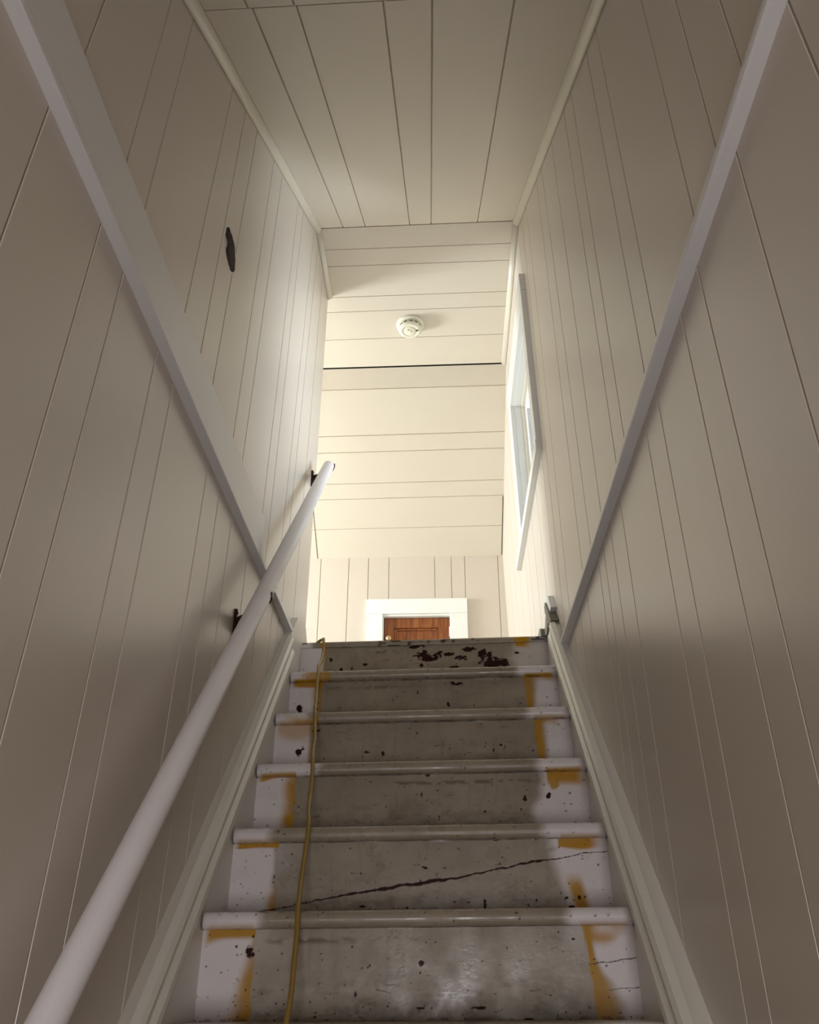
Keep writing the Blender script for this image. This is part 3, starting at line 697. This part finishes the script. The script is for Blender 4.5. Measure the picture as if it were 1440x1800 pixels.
x0, x1, zt_, zb_ = DX0+.012, DX1-.010, DZ1-.014, ZLAND+.01
dp('stile', (x0, YC+.012, zb_), (x0+.060, YC+.045, zt_), firM, leaf, .003)
dp('stile', (x1-.068, YC+.012, zb_), (x1, YC+.045, zt_), firM, leaf, .003)
dp('rail', (x0+.059, YC+.014, zt_-.064), (x1-.067, YC+.045, zt_), firM, leaf, .003)
dp('rail', (x0+.059, YC+.014, zb_), (x1-.067, YC+.045, zb_+.12), firM, leaf, .003)
dp('moulding', (x0+.060, YC+.022, zb_+.12), (x0+.074, YC+.032, zt_-.066), firM, leaf, .004)
dp('moulding', (x1-.080, YC+.022, zb_+.12), (x1-.068, YC+.032, zt_-.066), firM, leaf, .004)
dp('moulding', (x0+.060, YC+.022, zt_-.078), (x1-.068, YC+.033, zt_-.064), firM, leaf, .004)
kb = frombm('knob', lathe_bm([(.003,0),(.009,0),(.007,.012),(.008,.018),(.016,.024),(.018,.032),(.014,.040),(.004,.043)], 32), brassM, leaf, True)
kb.data.transform(Matrix.Translation(Vector((-.316, YC+.012, 1.868))-Vector((-.15,YC,ZLAND))) @ Matrix.Rotation(math.pi/2, 4, 'X'))
dp('hinge', (DX1-.013, YC-.004, 1.885), (DX1-.006, YC+.016, 1.945), caM, leaf, .001)

# ------------------------------------------------------------------ windows
w1 = struct(empty('window_1', WRp(3.1, 1.87)))
T1 = Matrix.Translation(-WRp(3.1, 1.87))
whM = paint('window_white', (.79, .79, .765), .28, .02)
def wb(name, y0, y1, z0, z1, o0, o1, m, par=w1, bev=.0015):
    o = wallbox(name, WRp, y0, y1, z0, z1, o0, o1, m, par, bev); o.data.transform(T1); return o
wb('casing', WY0-.075, WY0+.0, WZ0-.002, 2.655, -.004, .021, whM)
wb('casing', WY1-.0, WY1+.10, WZ0-.002, 2.655, -.004, .021, whM)
wb('casing', WY0-.080, WY1+.12, 2.6005, 2.745, -.004, .022, whM) if False else wb('casing', WY0-.078, WY1+.11, 2.656, 2.745, -.004, .022, whM)
wb('casing', WY0-.0, WY1+.0, 2.601, 2.656, -.004, .021, whM)
wb('sill', WY0-.075, 3.82, WZ0-.045, WZ0, -.004, .024, whM)
# reveal
wb('reveal', WY0-.001, WY0+.006, WZ0, WZ1, -.12, .0, whM, bev=0)
wb('reveal', WY1-.006, WY1+.001, WZ0, WZ1, -.12, .0, whM, bev=0)
wb('reveal', WY0, WY1, WZ1-.006, WZ1+.001, -.12, .0, whM, bev=0)
wb('reveal', WY0, WY1, WZ0-.001, WZ0+.006, -.12, .0, whM, bev=0)
# stops
st = .014
for a in ((WY1-.006-st, WY1-.006, WZ0, WZ1), (WY0+.006, WY0+.006+st, WZ0, WZ1), (WY0+.02, WY1-.02, WZ1-.006-st, WZ1-.006)):
    wb('stop', a[0], a[1], a[2], a[3], -.05, -.034, trim2M, bev=.002)
sy0, sy1, sz0, sz1 = WY0+.02, WY1-.02, WZ0+.006, WZ1-.02
sash = wb('sash', sy0, sy0+.05, sz0, sz1, -.085, -.05, whM, bev=.003)
wb('sash_stile', sy1-.05, sy1, sz0, sz1, -.085, -.05, whM, sash, .003)
wb('sash_rail', sy0+.05, sy1-.05, sz1-.05, sz1, -.085, -.05, whM, sash, .003)
wb('sash_rail', sy0+.05, sy1-.05, sz0, sz0+.07, -.085, -.05, whM, sash, .003)
wb('glass', sy0+.045, sy1-.045, sz0+.06, sz1-.045, -.068, -.064, glassM, sash, 0)
# alcove window
w2 = struct(empty('window_2', (-3.0, 4.0, 1.6)))
def w2b(name, mn, mx, m):
    o = box(name, mn, mx, m, w2, .002 if m is not glassM else 0); o.data.transform(Matrix.Translation(-Vector((-3.0,4.0,1.6)))); return o
for mn, mx in (((-3.02,3.46,1.52),(-2.975,3.55,2.48)),((-3.02,4.45,1.52),(-2.975,4.54,2.48)),((-3.02,3.55,2.40),(-2.975,4.45,2.48)),((-3.02,3.55,1.52),(-2.96,4.45,1.60))): w2b('casing', mn, mx, whM)
for mn, mx in (((-3.07,3.55,1.60),(-3.03,3.60,2.40)),((-3.07,4.40,1.60),(-3.03,4.45,2.40)),((-3.07,3.60,1.60),(-3.03,4.40,1.65)),((-3.07,3.60,2.35),(-3.03,4.40,2.40)),((-3.07,3.60,1.98),(-3.03,4.40,2.02))): w2b('sash', mn, mx, whM)
w2b('glass', (-3.052,3.59,1.64), (-3.048,4.41,2.36), glassM)
